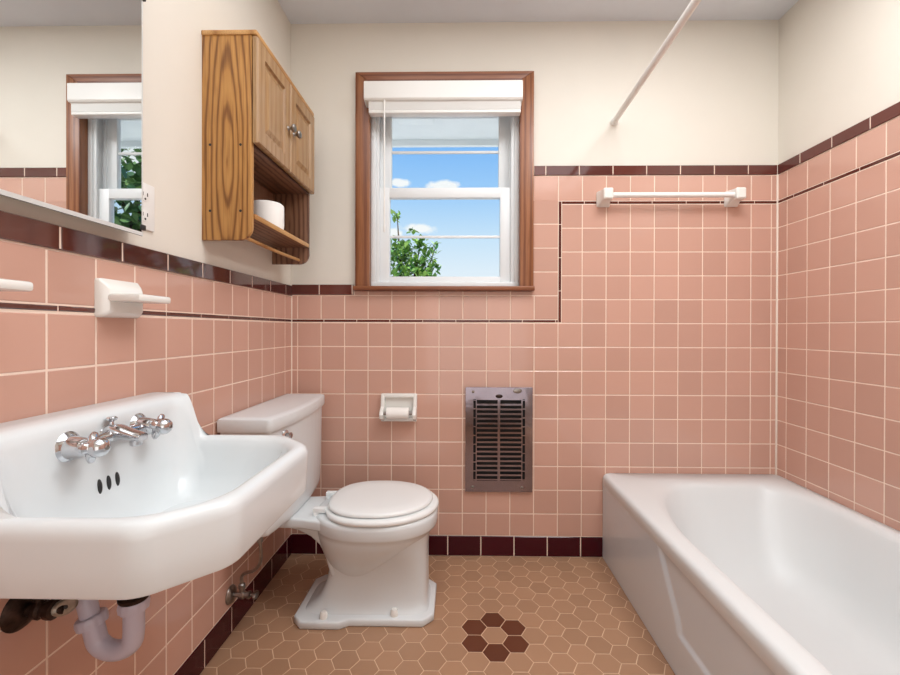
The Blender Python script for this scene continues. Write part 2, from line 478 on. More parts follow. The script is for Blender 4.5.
bl = thing('window_blind', 'white mini blind raised under a white head box at the window top', 'blind', (.705, -.05, 2.068))
bm = B(); prism(bm, [(-.076, 2.149), (-.019, 2.149), (-.019, 2.06), (-.030, 2.06), (-.070, 2.068), (-.076, 2.075)], 'x', .3515, 1.058, .003)
obj('head_box', bm, M['plastic'], bl)
bm = B(); z = 2.066
for k in range(14):
    box(bm, .371, 1.051, -.062, -.026, z - .0022, z, 0); z -= .0027
obj('slat_stack', bm, M['slat'], bl, flat=True)
bm = B(); box(bm, .371, 1.051, -.064, -.024, 2.013, 2.028, .004); obj('bottom_rail', bm, M['plastic'], bl)
bm = B(); tube(bm, [(.443, -.068, 2.068), (.4435, -.069, 1.80), (.444, -.069, 1.515)], .0035, 8); lathe(bm, (.444, -.069, 1.515), (0, 0, -1), [(.0035, 0), (.005, .004), (.005, .03), (.002, .036)], 8)
obj('wand', bm, M['plastic'], bl)

# ------------------------------------------------------------------ outdoors
bm = B(); face(bm, [bm.verts.new(p) for p in ((-30, .4, -.6), (30, .4, -.6), (30, 40, -.6), (-30, 40, -.6))])
tag(obj('ground', bm, M['bounce_ground'], flat=True), 'unseen ground outside the window, made pale to bounce light', 'ground', kind='structure')
bm = B(); box(bm, -.5, 1.9, .16, .66, 2.215, 2.26, 0); box(bm, -.5, 1.9, .66, .69, 2.180, 2.30, .003)
for x in (.43,): box(bm, x, x + .2, .28, .46, 2.211, 2.217, .001)
tag(obj('roof_eave', bm, M['soffit']), 'white roof soffit outside above the window', 'eave', kind='structure')

def tree(name, label, x, y, top, blobs, n, lm, ls):
    t = thing(name, label, 'tree', (x, y, -.6), 'trees outside the window')
    bm = B(); tube(bm, [(x, y, -.6), (x + .05, y, .6), (x, y + .05, top * .55), (x + .04, y, top * .9)], lambda q: .12 * (1 - q) + .015, 10)
    for k in range(7):
        a = random.random() * 2 * PI; h0 = top * random.uniform(.35, .75)
        bx, by, bz, br = random.choice(blobs)
        tube(bm, [(x, y, h0), ((x + bx) / 2, (y + by) / 2, (h0 + bz) / 2 + .1), (bx, by, bz)], lambda q: .035 * (1 - q) + .006, 6)
    obj('trunk', bm, M['bark'], t)
    bm = B()
    for k in range(n):
        bx, by, bz, br = random.choices(blobs, [q_[3] ** 2 for q_ in blobs])[0]
        v = Vector((random.gauss(0, 1), random.gauss(0, 1), random.gauss(0, 1))).normalized() * br * random.random() ** .6
        c = Vector((bx, by, bz)) + v
        q = Matrix.Rotation(random.uniform(0, 2 * PI), 3, 'Z') @ Matrix.Rotation(random.uniform(-1.2, 1.2), 3, 'X')
        s = ls * random.uniform(.6, 1.3)
        face(bm, [bm.verts.new(c + q @ Vector(p) * s) for p in ((0, -.5, 0), (.28, -.1, .06), (.24, .25, .05), (0, .62, 0), (-.24, .25, .05), (-.28, -.1, .06))])
    f_ = obj('foliage', bm, M[lm], t, flat=True, recalc=False)
    return t
tree('leafy_tree', 'bright green leafy tree low at the left of the window view', -.05, 4.3, 1.9,
     [(-.10, 4.3, 1.95, .42), (.14, 4.3, 1.93, .30), (.02, 4.3, 2.14, .26), (.26, 4.3, 2.12, .17), (-.14, 4.3, 2.2, .22), (.05, 4.3, 2.50, .07), (.40, 4.3, 2.24, .10), (.42, 4.3, 1.98, .10), (-.16, 4.3, 2.72, .10), (.30, 4.3, 1.85, .18), (.18, 4.3, 2.30, .13), (-.2, 4.25, 1.5, .55), (.1, 4.25, 1.5, .45)], 1600, 'leaf', .10)
tree('dark_tree', 'dark green tree seen only in the mirror through the window', 4.3, 4.6, 3.6,
     [(4.3, 4.6, 3.4, 1.0), (3.7, 4.6, 2.6, 1.0), (4.9, 4.6, 2.7, 1.1), (4.3, 4.4, 1.9, 1.2), (3.6, 4.8, 1.5, 1.0), (5.2, 4.6, 1.6, 1.1), (4.0, 4.4, .8, 1.1), (5.0, 4.8, 3.6, .7), (5.9, 4.9, 2.4, 1.1)], 3000, 'leafdark', .20)

# ------------------------------------------------------------------ bathtub
tub = thing('bathtub', 'white enamelled built in bathtub along the right wall', 'bathtub', (1.83, -.76, 0))
TY = -1.535
def tr_ring(x0, x1, yb, yf, z, r):
    return [(p.x, p.y, z) for p in rpoly([(x0, yb), (x0, yf), (x1, yf), (x1, yb)], r, 14, 12)]
ctl = [(1.4385, .002, -.002, 0, .335, .008, .008, .008, .008), (1.4365, .001, -.001, 0, .352, .010, .01, .01, .01), (1.4365, .001, -.001, 0, .368, .012, .012, .012, .012),
       (1.4392, .001, -.001, .003, .3785, .014, .014, .014, .014), (1.447, .001, -.001, .01, .3865, .016, .016, .016, .016), (1.458, .001, -.001, .02, .389, .02, .02, .02, .02)]
rs = [tr_ring(a, W - b_, c, TY + d, z, [(r, r)] * 4) for a, b_, c, d, z, r, _, _, _ in ctl]
inn = [(1.487, .030, -.100, .105, .3892, .22, .50, .07, .25, .10), (1.500, .040, -.117, .118, .3865, .23, .53, .08, .27, .11), (1.511, .051, -.131, .130, .378, .24, .54, .09, .28, .12),
       (1.520, .060, -.143, .140, .358, .25, .54, .09, .28, .13), (1.536, .078, -.178, .152, .29, .26, .50, .1, .28, .14), (1.553, .098, -.225, .165, .21, .26, .44, .1, .27, .15),
       (1.572, .120, -.280, .182, .14, .25, .37, .1, .25, .15), (1.596, .148, -.335, .205, .093, .23, .31, .1, .23, .15), (1.630, .184, -.395, .240, .069, .20, .25, .1, .2, .14),
       (1.680, .235, -.475, .300, .0605, .16, .19, .09, .16, .11), (1.76, .315, -.60, .42, .0585, .09, .1, .05, .1, .06)]
def cr(a, b_, c, d, t): return .5 * (2 * b_ + (c - a) * t + (2 * a - 5 * b_ + 4 * c - d) * t * t + (3 * b_ - a - 3 * c + d) * t ** 3)
E_ = [inn[0]] + inn + [inn[-1]]
for i in range(1, len(E_) - 1):
    for k in range(5 if i < len(E_) - 2 else 1):
        v = [cr(*(E_[i + o][m_] for o in (-1, 0, 1, min(2, len(E_) - 1 - i))), k / 5) for m_ in range(10)]
        rs.append(tr_ring(v[0], W - v[1], v[2], TY + v[3], v[4], [(v[5], v[6]), (v[7], v[7]), (v[7], v[7]), (v[8], v[9])]))
bm = B(); loft(bm, rs, False, True)
obj('basin', bm, M['enamel'], tub, sharp=180)
def sst(a, b_, x):
    t = max(0, min(1, (x - a) / (b_ - a))); return t * t * (3 - 2 * t)
bm = B(); NY, NZ = 150, 64; g = []
for i in range(NY + 1):
    y = -.002 + (TY + .004) * i / NY; row = []
    for k in range(NZ + 1):
        z = .002 + .345 * k / NZ
        edge = .575 + .11 * sst(.33, .13, z) - .012 * sst(.28, .34, z)     # slanted end of the sunk panel
        far = -TY - .10
        mk = sst(edge - .008, edge + .008, -y) * sst(.128, .142, z) * sst(.352, .338, z) * sst(far + .01, far - .01, -y)
        x = 1.4395 + .0075 * mk - .001 * sst(.30, .345, z)
        row.append(bm.verts.new((x, y, z)))
    g.append(row)
for i in range(NY):
    for k in range(NZ): face(bm, [g[i][k], g[i + 1][k], g[i + 1][k + 1], g[i][k + 1]])
obj('apron', bm, M['apron'], tub, sharp=70)

# ------------------------------------------------------------------ sink
sink = thing('wall_hung_sink', 'white wall hung porcelain sink with clipped corners and raised back ledge', 'sink', (0, -1.13, .68))
SY0, SY1 = -.895, -1.400
def s_ring(d, back, zf, zb, rad, skew=0):
    vs = [(back, SY0 - d), (.350 - d * .42, SY0 - d), (.440 - d, SY0 - .092 - d * .42), (.440 - d, SY1 + .090 + d * .42), (.350 - d * .42, SY1 + d), (back, SY1 + d)]
    base = rpoly([(0, 0), (.350, 0), (.440, .092), (.440, .415), (.350, .505), (0, .505)], [.01, .022, .022, .022, .022, .01], 5, 36)
    pts = rpoly(vs, rad, 5, 36)
    out = []
    for q, p in zip(base, pts):
        w = 1 - sst(.088, .137, max(q.x + .015, p.x - .015))
        out.append((p.x, p.y, zf + (zb - zf) * w))
    return out
RO = [.012, .022, .022, .022, .022, .012]; RI = [.03, .045, .045, .045, .045, .03]; RB = [.05, .06, .07, .07, .06, .05]
rings = [s_ring(.040, .03, .695, .695, RI), s_ring(.020, .004, .686, .686, RO), s_ring(.012, .003, .678, .678, RO), s_ring(.0065, .003, .6775, .6775, RO), s_ring(.004, .003, .683, .683, RO), s_ring(.002, .003, .72, .74, RO),
         s_ring(.0, .003, .757, .850, RO), s_ring(.001, .003, .767, .868, RO), s_ring(.005, .006, .776, .881, RO), s_ring(.012, .014, .781, .887, RO),
         s_ring(.021, .076, .782, .886, RI), s_ring(.029, .091, .779, .882, RI), s_ring(.036, .098, .771, .874, RI), s_ring(.041, .101, .757, .858, RI),
         s_ring(.049, .104, .735, .80, RB), s_ring(.062, .112, .700, .74, RB), s_ring(.084, .128, .666, .68, RB), s_ring(.115, .155, .650, .652, RB), s_ring(.165, .20, .643, .643, [.05] * 6)]
bm = B(); loft(bm, rings, False, True)
obj('basin', bm, M['china'], sink, sharp=60)
bm = B(); lathe(bm, (.24, -1.148, .655), (0, 0, -1), [(.17, 0), (.16, .012), (.13, .02), (.06, .028), (.03, .034), (.025, .05)], 32, sq=(.92, 1)); obj('bowl_underside', bm, M['china'], sink)
for k in (-1, 0, 1):
    bm = B(); yc = -1.156 + k * .0205; xc = .1105
    tt = bmesh.new(); bmesh.ops.create_uvsphere(tt, u_segments=16, v_segments=10, radius=1)
    mt = Matrix.Translation((xc, yc, .750)) @ Matrix.Rotation(-.1, 4, 'Y') @ Matrix.Diagonal((.0040, .0046, .0140, 1))
    merge(bm, tt, 0, mt); obj('overflow_slot', bm, M['slot'], sink)
bm = B(); lathe(bm, (.235, -1.148, .6428), (0, 0, 1), [(.024, 0), (.024, .003), (.015, .004), (.003, .003)], 24); obj('drain_ring', bm, M['chrome'], sink)

fc = thing('faucet', 'chrome two handle faucet on the back of the sink', 'faucet', (.0985, -1.149, .8385))
FZ = .8385; FX = .0985
def valve(y, rot):
    bm = B(); lathe(bm, (FX - .004, y, FZ), (1, 0, 0), [(.027, 0), (.0275, .006), (.024, .010), (.020, .013)], 36); e = obj('escutcheon', bm, M['chrome'], fc)
    bm = B(); lathe(bm, (FX + .007, y, FZ), (1, 0, 0), [(.0205, 0), (.0195, .008), (.017, .022), (.015, .030), (.011, .036), (.0095, .050)], 30); obj('valve_sleeve', bm, M['chrome'], fc)
    bm = B(); rg = []; n = 60
    for r, h in ((.010, .036), (.0245, .0375), (.0275, .0405), (.0265, .0440), (.018, .0465), (.0165, .049), (.0170, .054), (.0155, .060), (.011, .0655), (.005, .0675)):
        amp = .30 if .037 < h < .0465 else .10 if h == .0465 else 0.0
        def rad(k): return r * (1 - amp * (1 - math.cos(4 * (2 * PI * k / n) + rot)) * .75)
        rg.append([(FX + h + .004, y + rad(k) * math.cos(2 * PI * k / n), FZ + rad(k) * math.sin(2 * PI * k / n)) for k in range(n)])
    loft(bm, rg); hd = obj('handle', bm, M['chrome'], fc, sharp=50)
    bm = B(); lathe(bm, (FX + .0718, y, FZ), (1, 0, 0), [(.0045, 0), (.004, .0012), (.001, .0016)], 16); obj('screw_cap', bm, M['nickel'], hd)
valve(-1.230, .6); valve(-1.068, 2.0)
bm = B()                                            # bridge between the valves and the low spout
tube(bm, [(FX + .018, -1.217, FZ), (FX + .017, -1.179, FZ + .002), (FX + .016, -1.149, FZ + .003), (FX + .017, -1.119, FZ + .002), (FX + .018, -1.081, FZ)], lambda q: .0085 + .006 * math.exp(-((q - .5) / .16) ** 2), 16)
lathe(bm, (FX - .002, -1.149, FZ + .002), (1, 0, 0), [(.020, 0), (.019, .006), (.014, .012), (.013, .02)], 24)
obj('bridge', bm, M['chrome'], fc)
bm = B(); rg = []
for x, z, a, h in ((.004, .004, .015, .015), (.014, .007, .016, .016), (.028, .007, .016, .015), (.042, .004, .0155, .012), (.056, .001, .0150, .0095), (.068, -.001, .0140, .0080), (.074, -.002, .0125, .0065)):
    rg.append([(FX + x, -1.149 + a * math.copysign(abs(math.cos(2 * PI * k / 24)) ** .7, math.cos(2 * PI * k / 24)), FZ + z + h * math.copysign(abs(math.sin(2 * PI * k / 24)) ** .7, math.sin(2 * PI * k / 24))) for k in range(24)])
loft(bm, rg); lathe(bm, (FX + .060, -1.149, FZ - .006), (0, 0, -1), [(.0105, 0), (.0105, .010), (.009, .012)], 20)
obj('spout', bm, M['chrome'], fc)
bm = B(); lathe(bm, (FX + .012, -1.149, FZ + .018), (0, 0, 1), [(.004, 0), (.004, .010), (.009, .013), (.0095, .017), (.007, .019)], 20); obj('lift_knob', bm, M['chrome'], fc)

# plumbing below the sink -----------------------------------------------------------
tp_ = thing('drain_trap', 'pale plastic drain trap hanging under the sink', 'drain pipe', (.155, -1.15, .39))
XA, XB, YT = .155, .080, -1.15
bm = B(); tube(bm, [(XA, YT, .63), (XA, YT, .50)], .015, 20); obj('tailpiece', bm, M['oldmetal'], tp_)
bm = B(); pts = [(XA, YT, .515), (XA, YT, .48), (XA, YT, .462)]
for k in range(1, 8):
    a = PI * k / 8; pts.append(((XA + XB) / 2 + math.cos(a) * (XA - XB) / 2, YT, .452 - math.sin(a) * .030))
pts += [(XB - .002, YT, .458), (XB - .007, YT, .476)]
tube(bm, pts, .0178, 24, sub=4); obj('trap_bend', bm, M['pvc'], tp_)
bm = B(); tube(bm, [(XB - .008, YT, .475), (XB - .018, YT, .515), (XB - .034, YT, .548), (XB - .062, YT, .566), (XB - .0865, YT, .57)], .0165, 24); obj('trap_arm', bm, M['pvc'], tp_)
def nut(o, d, name='slip_nut'):
    bm = B(); d_, u, w = frame_of(d); o = Vector(o); rg = []
    for r, h in ((.0195, -.010), (.0240, -.009), (.0252, 0), (.0242, .008), (.0232, .010), (.019, .011)):
        rg.append([o + d_ * h + (u * math.cos(2 * PI * k / 48) + w * math.sin(2 * PI * k / 48)) * (r + (.0012 if (k // 2) % 2 and abs(h) < .0095 else 0)) for k in range(48)])
    loft(bm, rg); return obj(name, bm, M['pvc'], tp_)
nut((XA, YT, .512), (0, 0, 1)); nut((XB - .008, YT, .480), (-.28, 0, 1))
bm = B(); lathe(bm, (XA, YT, .522), (0, 0, 1), [(.024, 0), (.026, .003), (.026, .008), (.019, .012), (.017, .016)], 28); obj('brass_collar', bm, M['oldmetal'], tp_)['label'] = 'dark corroded collar above the trap'
bm = B(); lathe(bm, (-.002, YT, .57), (1, 0, 0), [(.034, 0), (.033, .004), (.022, .010)], 28); obj('wall_flange', bm, M['oldmetal'], tp_)

sv = thing('sink_shutoff_valve', 'corroded dark shutoff valve on the wall under the sink', 'valve', (0, -1.228, .541))
VY, VZ = -1.214, .543
bm = B(); lathe(bm, (-.002, VY, VZ), (1, 0, 0), [(.036, 0), (.036, .003), (.033, .007), (.022, .014), (.014, .017)], 32); obj('escutcheon', bm, M['oldmetal'], sv)
bm = B(); lathe(bm, (.012, VY, VZ), (1, 0, 0), [(.011, 0), (.011, .014), (.016, .016), (.017, .026), (.013, .030), (.013, .038), (.017, .040), (.017, .050), (.010, .054), (.007, .066)], 12)
tube(bm, [(.034, VY, VZ), (.034, VY, VZ + .05), (.05, VY + .012, VZ + .12)], .0075, 12); obj('valve_body', bm, M['oldmetal'], sv)
bm = B(); lathe(bm, (.070, VY + .008, VZ), (.8, -.5, .25), [(.017, 0), (.019, .003), (.019, .007), (.015, .010), (.005, .0105)], 28, sq=(1.0, .72)); hv = obj('oval_handle', bm, M['handlemetal'], sv); hv['label'] = 'paler oval valve handle'
bm = B(); lathe(bm, (.0775, VY + .003, VZ + .0025), (.8, -.5, .25), [(.0032, 0), (.0032, .0036), (.002, .004)], 12); obj('screw', bm, M['slot'], hv)

tv = thing('toilet_supply_valve', 'small metal supply valve low on the left wall beside the toilet', 'valve', (0, -.522, .137))
VY, VZ = -.522, .137
bm = B(); lathe(bm, (-.002, VY, VZ), (1, 0, 0), [(.030, 0), (.031, .004), (.027, .010), (.015, .015)], 28); obj('escutcheon', bm, M['nickel'], tv)
bm = B(); lathe(bm, (.012, VY, VZ), (1, 0, 0), [(.008, 0), (.008, .018), (.013, .020), (.014, .034), (.010, .038), (.010, .046), (.013, .048), (.013, .056), (.006, .059), (.006, .074)], 14)
lathe(bm, (.040, VY, VZ + .01), (0, 0, 1), [(.008, 0), (.008, .012), (.011, .013), (.011, .026), (.007, .030)], 12); obj('valve_body', bm, M['nickel'], tv)
bm = B(); lathe(bm, (.080, VY, VZ), (1, 0, 0), [(.006, 0), (.014, .002), (.0155, .006), (.014, .012), (.006, .014)], 20, sq=(1.15, .8)); obj('oval_handle', bm, M['nickel'], tv)
bm = B(); tube(bm, [(.040, VY, VZ + .036), (.040, VY - .002, VZ + .062), (.055, VY - .006, VZ + .078), (.085, VY - .012, VZ + .090), (.112, VY - .022, VZ + .120), (.120, VY - .032, VZ + .165), (.118, VY - .034, VZ + .20), (.118, VY - .034, VZ + .229)], .0055, 10); tube(bm, [(.118, VY - .034, VZ + .20), (.118, VY - .034, VZ + .228)], .010, 8); obj('supply_tube', bm, M['nickel'], tv)

# ------------------------------------------------------------------ toilet
toi = thing('toilet', 'white two piece toilet with closed lid against the left wall', 'toilet', (.42, -.350, 0))
TC = -.350; TT = -.3425
def sup(xc, a, w, z, e=2.0, n=56, back=None):
    out = []
    for k in range(n):
        t = 2 * PI * k / n; c, s = math.cos(t), math.sin(t)
        ee = (back if (back and c < 0) else e)
        out.append((xc + a * math.copysign(abs(c) ** (2 / ee), c), TC + w * math.copysign(abs(s) ** (2 / ee), s), z))
    return out
bm = B()
# foot plate: clipped front corners, wider rear part
foot = [(.195, -.112), (.228, -.146), (.365, -.146), (.395, -.128), (.655, -.128), (.692, -.092), (.692, .092), (.655, .128), (.395, .128), (.365, .146), (.228, .146), (.195, .112)]
prism(bm, [(x, TC + y) for x, y in foot], 'z', 0, .028, .006)
col = [(.020, .215, .676, .112, 6), (.032, .222, .670, .104, 6), (.045, .245, .667, .098, 5), (.075, .272, .665, .093, 5), (.12, .292, .664, .093, 5), (.17, .302, .664, .100, 4.5), (.22, .303, .664, .116, 4), (.26, .296, .666, .134, 3.4), (.30, .285, .674, .152, 2.8)]
loft(bm, [sup((a + b_) / 2, (b_ - a) / 2, w, z, e) for z, a, b_, w, e in col])
bowl = [(.13, .405, .085, .07, 2), (.16, .408, .110, .098, 2), (.20, .420, .140, .126, 2.1), (.24, .440, .172, .149, 2.2), (.28, .458, .200, .168, 2.3), (.305, .467, .214, .177, 2.3), (.318, .470, .218, .179, 2.3), (.323, .473, .224, .184, 2.3), (.330, .473, .2265, .1865, 2.3), (.360, .473, .2275, .1875, 2.3), (.371, .473, .2255, .1855, 2.3), (.377, .473, .217, .178, 2.3)]
loft(bm, [sup(xc, a, w, z, e) for z, xc, a, w, e in bowl])
arch = [(.030, .366), (.350, .368), (.350, .14), (.318, .15), (.306, .19), (.296, .230), (.276, .265), (.245, .294), (.200, .316), (.150, .328), (.030, .333)]
prism(bm, [(x, z) for x, z in arch], 'y', TC - .088, TC + .088, .012, seg=3)
prism(bm, rpoly([(.030, TC - .098), (.215, TC - .106), (.335, TC - .140), (.335, TC + .140), (.215, TC + .106), (.030, TC + .098)], .02, 4, 3), 'z', .332, .3685, .008, seg=3)
obj('bowl', bm, M['china'], toi, sharp=50)
# tank with bowed front
def tank_out(d, xb):
    n = 10; hw = .265 - d; xc = .171 - d
    arcp = [(xc + .026 * (1 - abs(2 * k / n - 1) ** 2.2), -hw + 2 * hw * k / n) for k in range(1, n)]
    return [(xb, -hw), (xc, -hw)] + arcp + [(xc, hw), (xb, hw)]
def ring_poly(pts, z):
    q = rpoly([(x, TT + y) for x, y in pts], [.004, .014] + [.006] * (len(pts) - 4) + [.014, .004], 3, 2)
    return [(p.x, p.y, z) for p in q]
bm = B(); loft(bm, [ring_poly(tank_out(a, .012), z) for a, z in ((.030, .3685), (.014, .3705), (.009, .380), (.007, .40), (.003, .56), (.001, .715))])
obj('tank', bm, M['china'], toi, sharp=40)
bm = B(); loft(bm, [ring_poly(tank_out(a, xb), z) for a, xb, z in ((.0, .008, .7125), (-.006, .006, .714), (-.008, .006, .720), (-.008, .006, .748), (-.006, .007, .7545), (.002, .012, .7585), (.02, .03, .7595))])
obj('tank_lid', bm, M['china'], toi, sharp=40)
bm = B(); lathe(bm, (.1835, TT - .175, .684), (.97, -.24, 0), [(.017, 0), (.018, .005), (.014, .009), (.008, .011), (.008, .018), (.011, .020), (.011, .026), (.006, .028)], 28); obj('flush_button', bm, M['chrome'], toi)
def egg(x0, x1, w, z, n=64):
    xc = x0 + (x1 - x0) * .47; out = []
    for k in range(n):
        t = 2 * PI * k / n; c, s = math.cos(t), math.sin(t)
        a = (x1 - xc) if c > 0 else (xc - x0); e = 2.0 if c > 0 else 2.5
        out.append((xc + a * math.copysign(abs(c) ** (2 / e), c), TC + w * math.copysign(abs(s) ** (2 / e), s), z))
    return out
bm = B()
loft(bm, [egg(.300, .690, .178, 0.3765), egg(.292, .700, .186, 0.3775), egg(.288, .704, .190, 0.3825), egg(.289, .703, .189, 0.3915), egg(.294, .698, .184, 0.3960), egg(.302, .690, .176, 0.3975)])
obj('seat', bm, M['seat'], toi, sharp=50)
bm = B()
loft(bm, [egg(.303, .676, .165, 0.4000), egg(.298, .681, .169, 0.4015), egg(.297, .682, .170, 0.4065), egg(.300, .679, .167, 0.4115), egg(.312, .668, .157, 0.4150), egg(.36, .62, .11, 0.4170)])
obj('seat_lid', bm, M['seat'], toi, sharp=50)
for s in (-1, 1):
    bm = B(); y = TC + s * .075
    lathe(bm, (.262, y, .368), (0, 0, 1), [(.013, 0), (.013, .012), (.009, .016)], 16); box(bm, .252, .300, y - .012, y + .012, .380, .399, .004); obj('hinge', bm, M['seat'], toi)
    for x, yy in ((.305, .122), (.552, .104)):
        bm = B(); lathe(bm, (x, TC + s * yy, .026), (0, 0, 1), [(.014, 0), (.0145, .006), (.013, .018), (.009, .024), (.003, .026)], 18); obj('bolt_cap', bm, M['ceramic'], toi)

# ------------------------------------------------------------------ things on the back wall
hp = thing('paper_holder', 'white ceramic paper holder set in the back wall tiles', 'toilet paper holder', (.503, 0, .62))
bm = B()
X0, X1, Z0, Z1 = .420, .586, .624, .752
box(bm, X0, X1, -.020, .0, Z1 - .020, Z1, .006); box(bm, X0, X1, -.022, .0, Z0, Z0 + .016, .005)
prism(bm, [(.0, Z0 + .004), (-.022, Z0 + .004), (-.060, Z0 + .020), (-.066, Z0 + .038), (-.058, Z0 + .052), (-.030, Z0 + .070), (-.020, Z1 - .004), (.0, Z1 - .004)], 'x', X0, X0 + .018, .005)
prism(bm, [(.0, Z0 + .004), (-.022, Z0 + .004), (-.060, Z0 + .020), (-.066, Z0 + .038), (-.058, Z0 + .052), (-.030, Z0 + .070), (-.020, Z1 - .004), (.0, Z1 - .004)], 'x', X1 - .018, X1, .005)
box(bm, X0 + .004, X1 - .004, -.004, .002, Z0 + .004, Z1 - .004)
obj('holder_body', bm, M['ceramic'], hp)
for x0, x1 in ((X0 + .017, X0 + .032), (X1 - .032, X1 - .017)):
    bm = B(); lathe(bm, (x0, -.047, .6675), (1, 0, 0), [(.008, 0), (.008, x1 - x0)], 14); obj('spindle_end', bm, M['nickel'], hp)
bm = B(); lathe(bm, (X0 + .033, -.047, .6675), (1, 0, 0), [(.010, 0), (.0255, .0003), (.0258, .005), (.0258, X1 - X0 - .071), (.0255, X1 - X0 - .0665), (.010, X1 - X0 - .066)], 36)
tag(obj('toilet_roll', bm, M['paper'], loc=(.503, -.047, .6675)), 'small white paper roll in the ceramic holder on the back wall', 'toilet paper')

gr = thing('vent_grille', 'tarnished chrome heater grille low in the back wall', 'grille', (.962, 0, .302))
GX0, GX1, GZ0, GZ1 = .809, 1.115, .303, .781
bm = B(); TY0, TY1 = -.014, -.009
# slot layout measured from the plate: two wide columns of seventeen slots and a narrow column each side
wide = [(.860, .9545), (.967, 1.066)]; narrow = [(.8445, .8555), (1.071, 1.081)]
zt, zb_, nr = .724, .358, 17
pz_ = (zt - zb_) / nr
xb = [GX0, .8445, .8555, .8605, .9555, .9670, 1.0640, 1.0695, 1.0805, GX1]
box(bm, GX0, .8445, TY0, TY1, GZ0, GZ1); box(bm, 1.0805, GX1, TY0, TY1, GZ0, GZ1)
box(bm, .8445, 1.0805, TY0, TY1, zt, GZ1); box(bm, .8445, 1.0805, TY0, TY1, GZ0, zb_ - .002)
box(bm, .8555, .8605, TY0, TY1, zb_ - .002, zt); box(bm, .9555, .9670, TY0, TY1, zb_ - .002, zt); box(bm, 1.0640, 1.0695, TY0, TY1, zb_ - .002, zt)
for x0, x1 in ((.8605, .9555), (.9670, 1.0640)):
    for k in range(nr):
        z = zb_ + pz_ * k; box(bm, x0, x1, TY0, TY1, z - .004, z + .0045)
for x0, x1 in ((.8445, .8555), (1.0695, 1.0805)):
    for k in range(10):
        z = zb_ + (zt - zb_) / 9 * k; box(bm, x0, x1, TY0, TY1, z - .003, z + .003)
for a in ((GX0 - .0005, GX0 + .003, GZ0, GZ1), (GX1 - .003, GX1 + .0005, GZ0, GZ1)): box(bm, a[0], a[1], TY0 + .001, 0, a[2], a[3], .001)
box(bm, GX0, GX1, TY0 + .001, 0, GZ0 - .0005, GZ0 + .003, .001); box(bm, GX0, GX1, TY0 + .001, 0, GZ1 - .003, GZ1 + .0005, .001)
obj('face_plate', bm, M['grille'], gr, flat=True)
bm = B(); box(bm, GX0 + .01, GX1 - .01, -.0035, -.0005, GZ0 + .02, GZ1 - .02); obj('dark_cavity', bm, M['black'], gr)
for x, z in ((.843, .761), (.842, .325), (1.068, .323)):
    bm = B(); lathe(bm, (x, TY0 + .0005, z), (0, -1, 0), [(.007, 0), (.0065, .002), (.003, .0035)], 18); obj('screw', bm, M['nickel'], gr)
bm = B(); lathe(bm, (.962, TY0 + .0005, .741), (0, -1, 0), [(.013, 0), (.011, .004), (.006, .006), (.005, .012), (.002, .013)], 20, sq=(1.3, .7)); obj('damper_knob', bm, M['oldmetal'], gr)
bm = B(); lathe(bm, (1.046, TY0 + .0005, .766), (0, -1, 0), [(.019, 0), (.017, .002), (.008, .003)], 24, sq=(1.1, .62)); obj('worn_badge', bm, M['nickel'], gr)

tb = thing('towel_bar', 'white towel bar on the back wall above the bathtub', 'towel bar', (1.72, 0, 1.645))
for x, s in ((1.436, 1), (2.016, -1)):
    bm = B(); w = .026
    rg = []
    for y, hx, z0, z1, dx in ((-.0005, .030, 1.608, 1.678, 0), (-.007, .030, 1.608, 1.678, 0), (-.016, .025, 1.614, 1.678, 0), (-.038, .0215, 1.622, 1.676, 0), (-.055, .021, 1.625, 1.675, 0), (-.074, .021, 1.625, 1.674, 0), (-.079, .016, 1.630, 1.669, 0)):
        rg.append([(p.x, y, p.y) for p in rpoly([(x - hx, z0), (x + hx, z0), (x + hx, z1), (x - hx, z1)], .006, 4, 2)])
    loft(bm, rg); obj('bracket', bm, M['ceramic'], tb)
bm = B(); tube(bm, [(1.455, -.058, 1.646), (1.993, -.058, 1.646)], .0115, 20, smooth=False); obj('rail', bm, M['plastic'], tb)

bm = B()
RX, RZ = 1.488, 2.002
tube(bm, [(RX, .002, RZ), (RX + .003, YF + .001, RZ + .125)], .0125, 20, smooth=False)
rod = thing('shower_rod', 'white shower curtain rod running from the back wall near the ceiling', 'curtain rod', (RX, .008, RZ))
obj('pole', bm, M['whitemetal'], rod)
bm = B(); lathe(bm, (RX, .0075, RZ), (0, -1, 0), [(.017, 0), (.0175, .004), (.016, .018), (.0135, .022)], 24); obj('end_cap', bm, M['plastic'], rod)

# ------------------------------------------------------------------ things on the left wall
def soap(y, label):
    t = thing('ceramic_holder', label, 'toothbrush holder', (0, y, 1.07), 'ceramic holders on the left wall')
    bm = B()
    rg = []
    for x, hy, z0, z1 in ((-.002, .058, 1.071, 1.156), (.008, .058, 1.071, 1.156), (.019, .053, 1.076, 1.145), (.025, .048, 1.082, 1.136)):
        rg.append([(x, p.x, p.y) for p in rpoly([(y - hy, z0), (y + hy, z0), (y + hy, z1), (y - hy, z1)], .007, 4, 2)])
    loft(bm, rg); obj('wall_plate', bm, M['ceramic'], t)
    bm = B(); box(bm, .016, .092, y - .050, y + .052, 1.1060, 1.1225, .005); obj('tongue', bm, M['ceramic'], t)
    return t
soap(-1.003, 'white ceramic holder between mirror and sink, its wall plate in view')
soap(-1.331, 'white ceramic holder cut by the left frame edge, only its tongue in view')

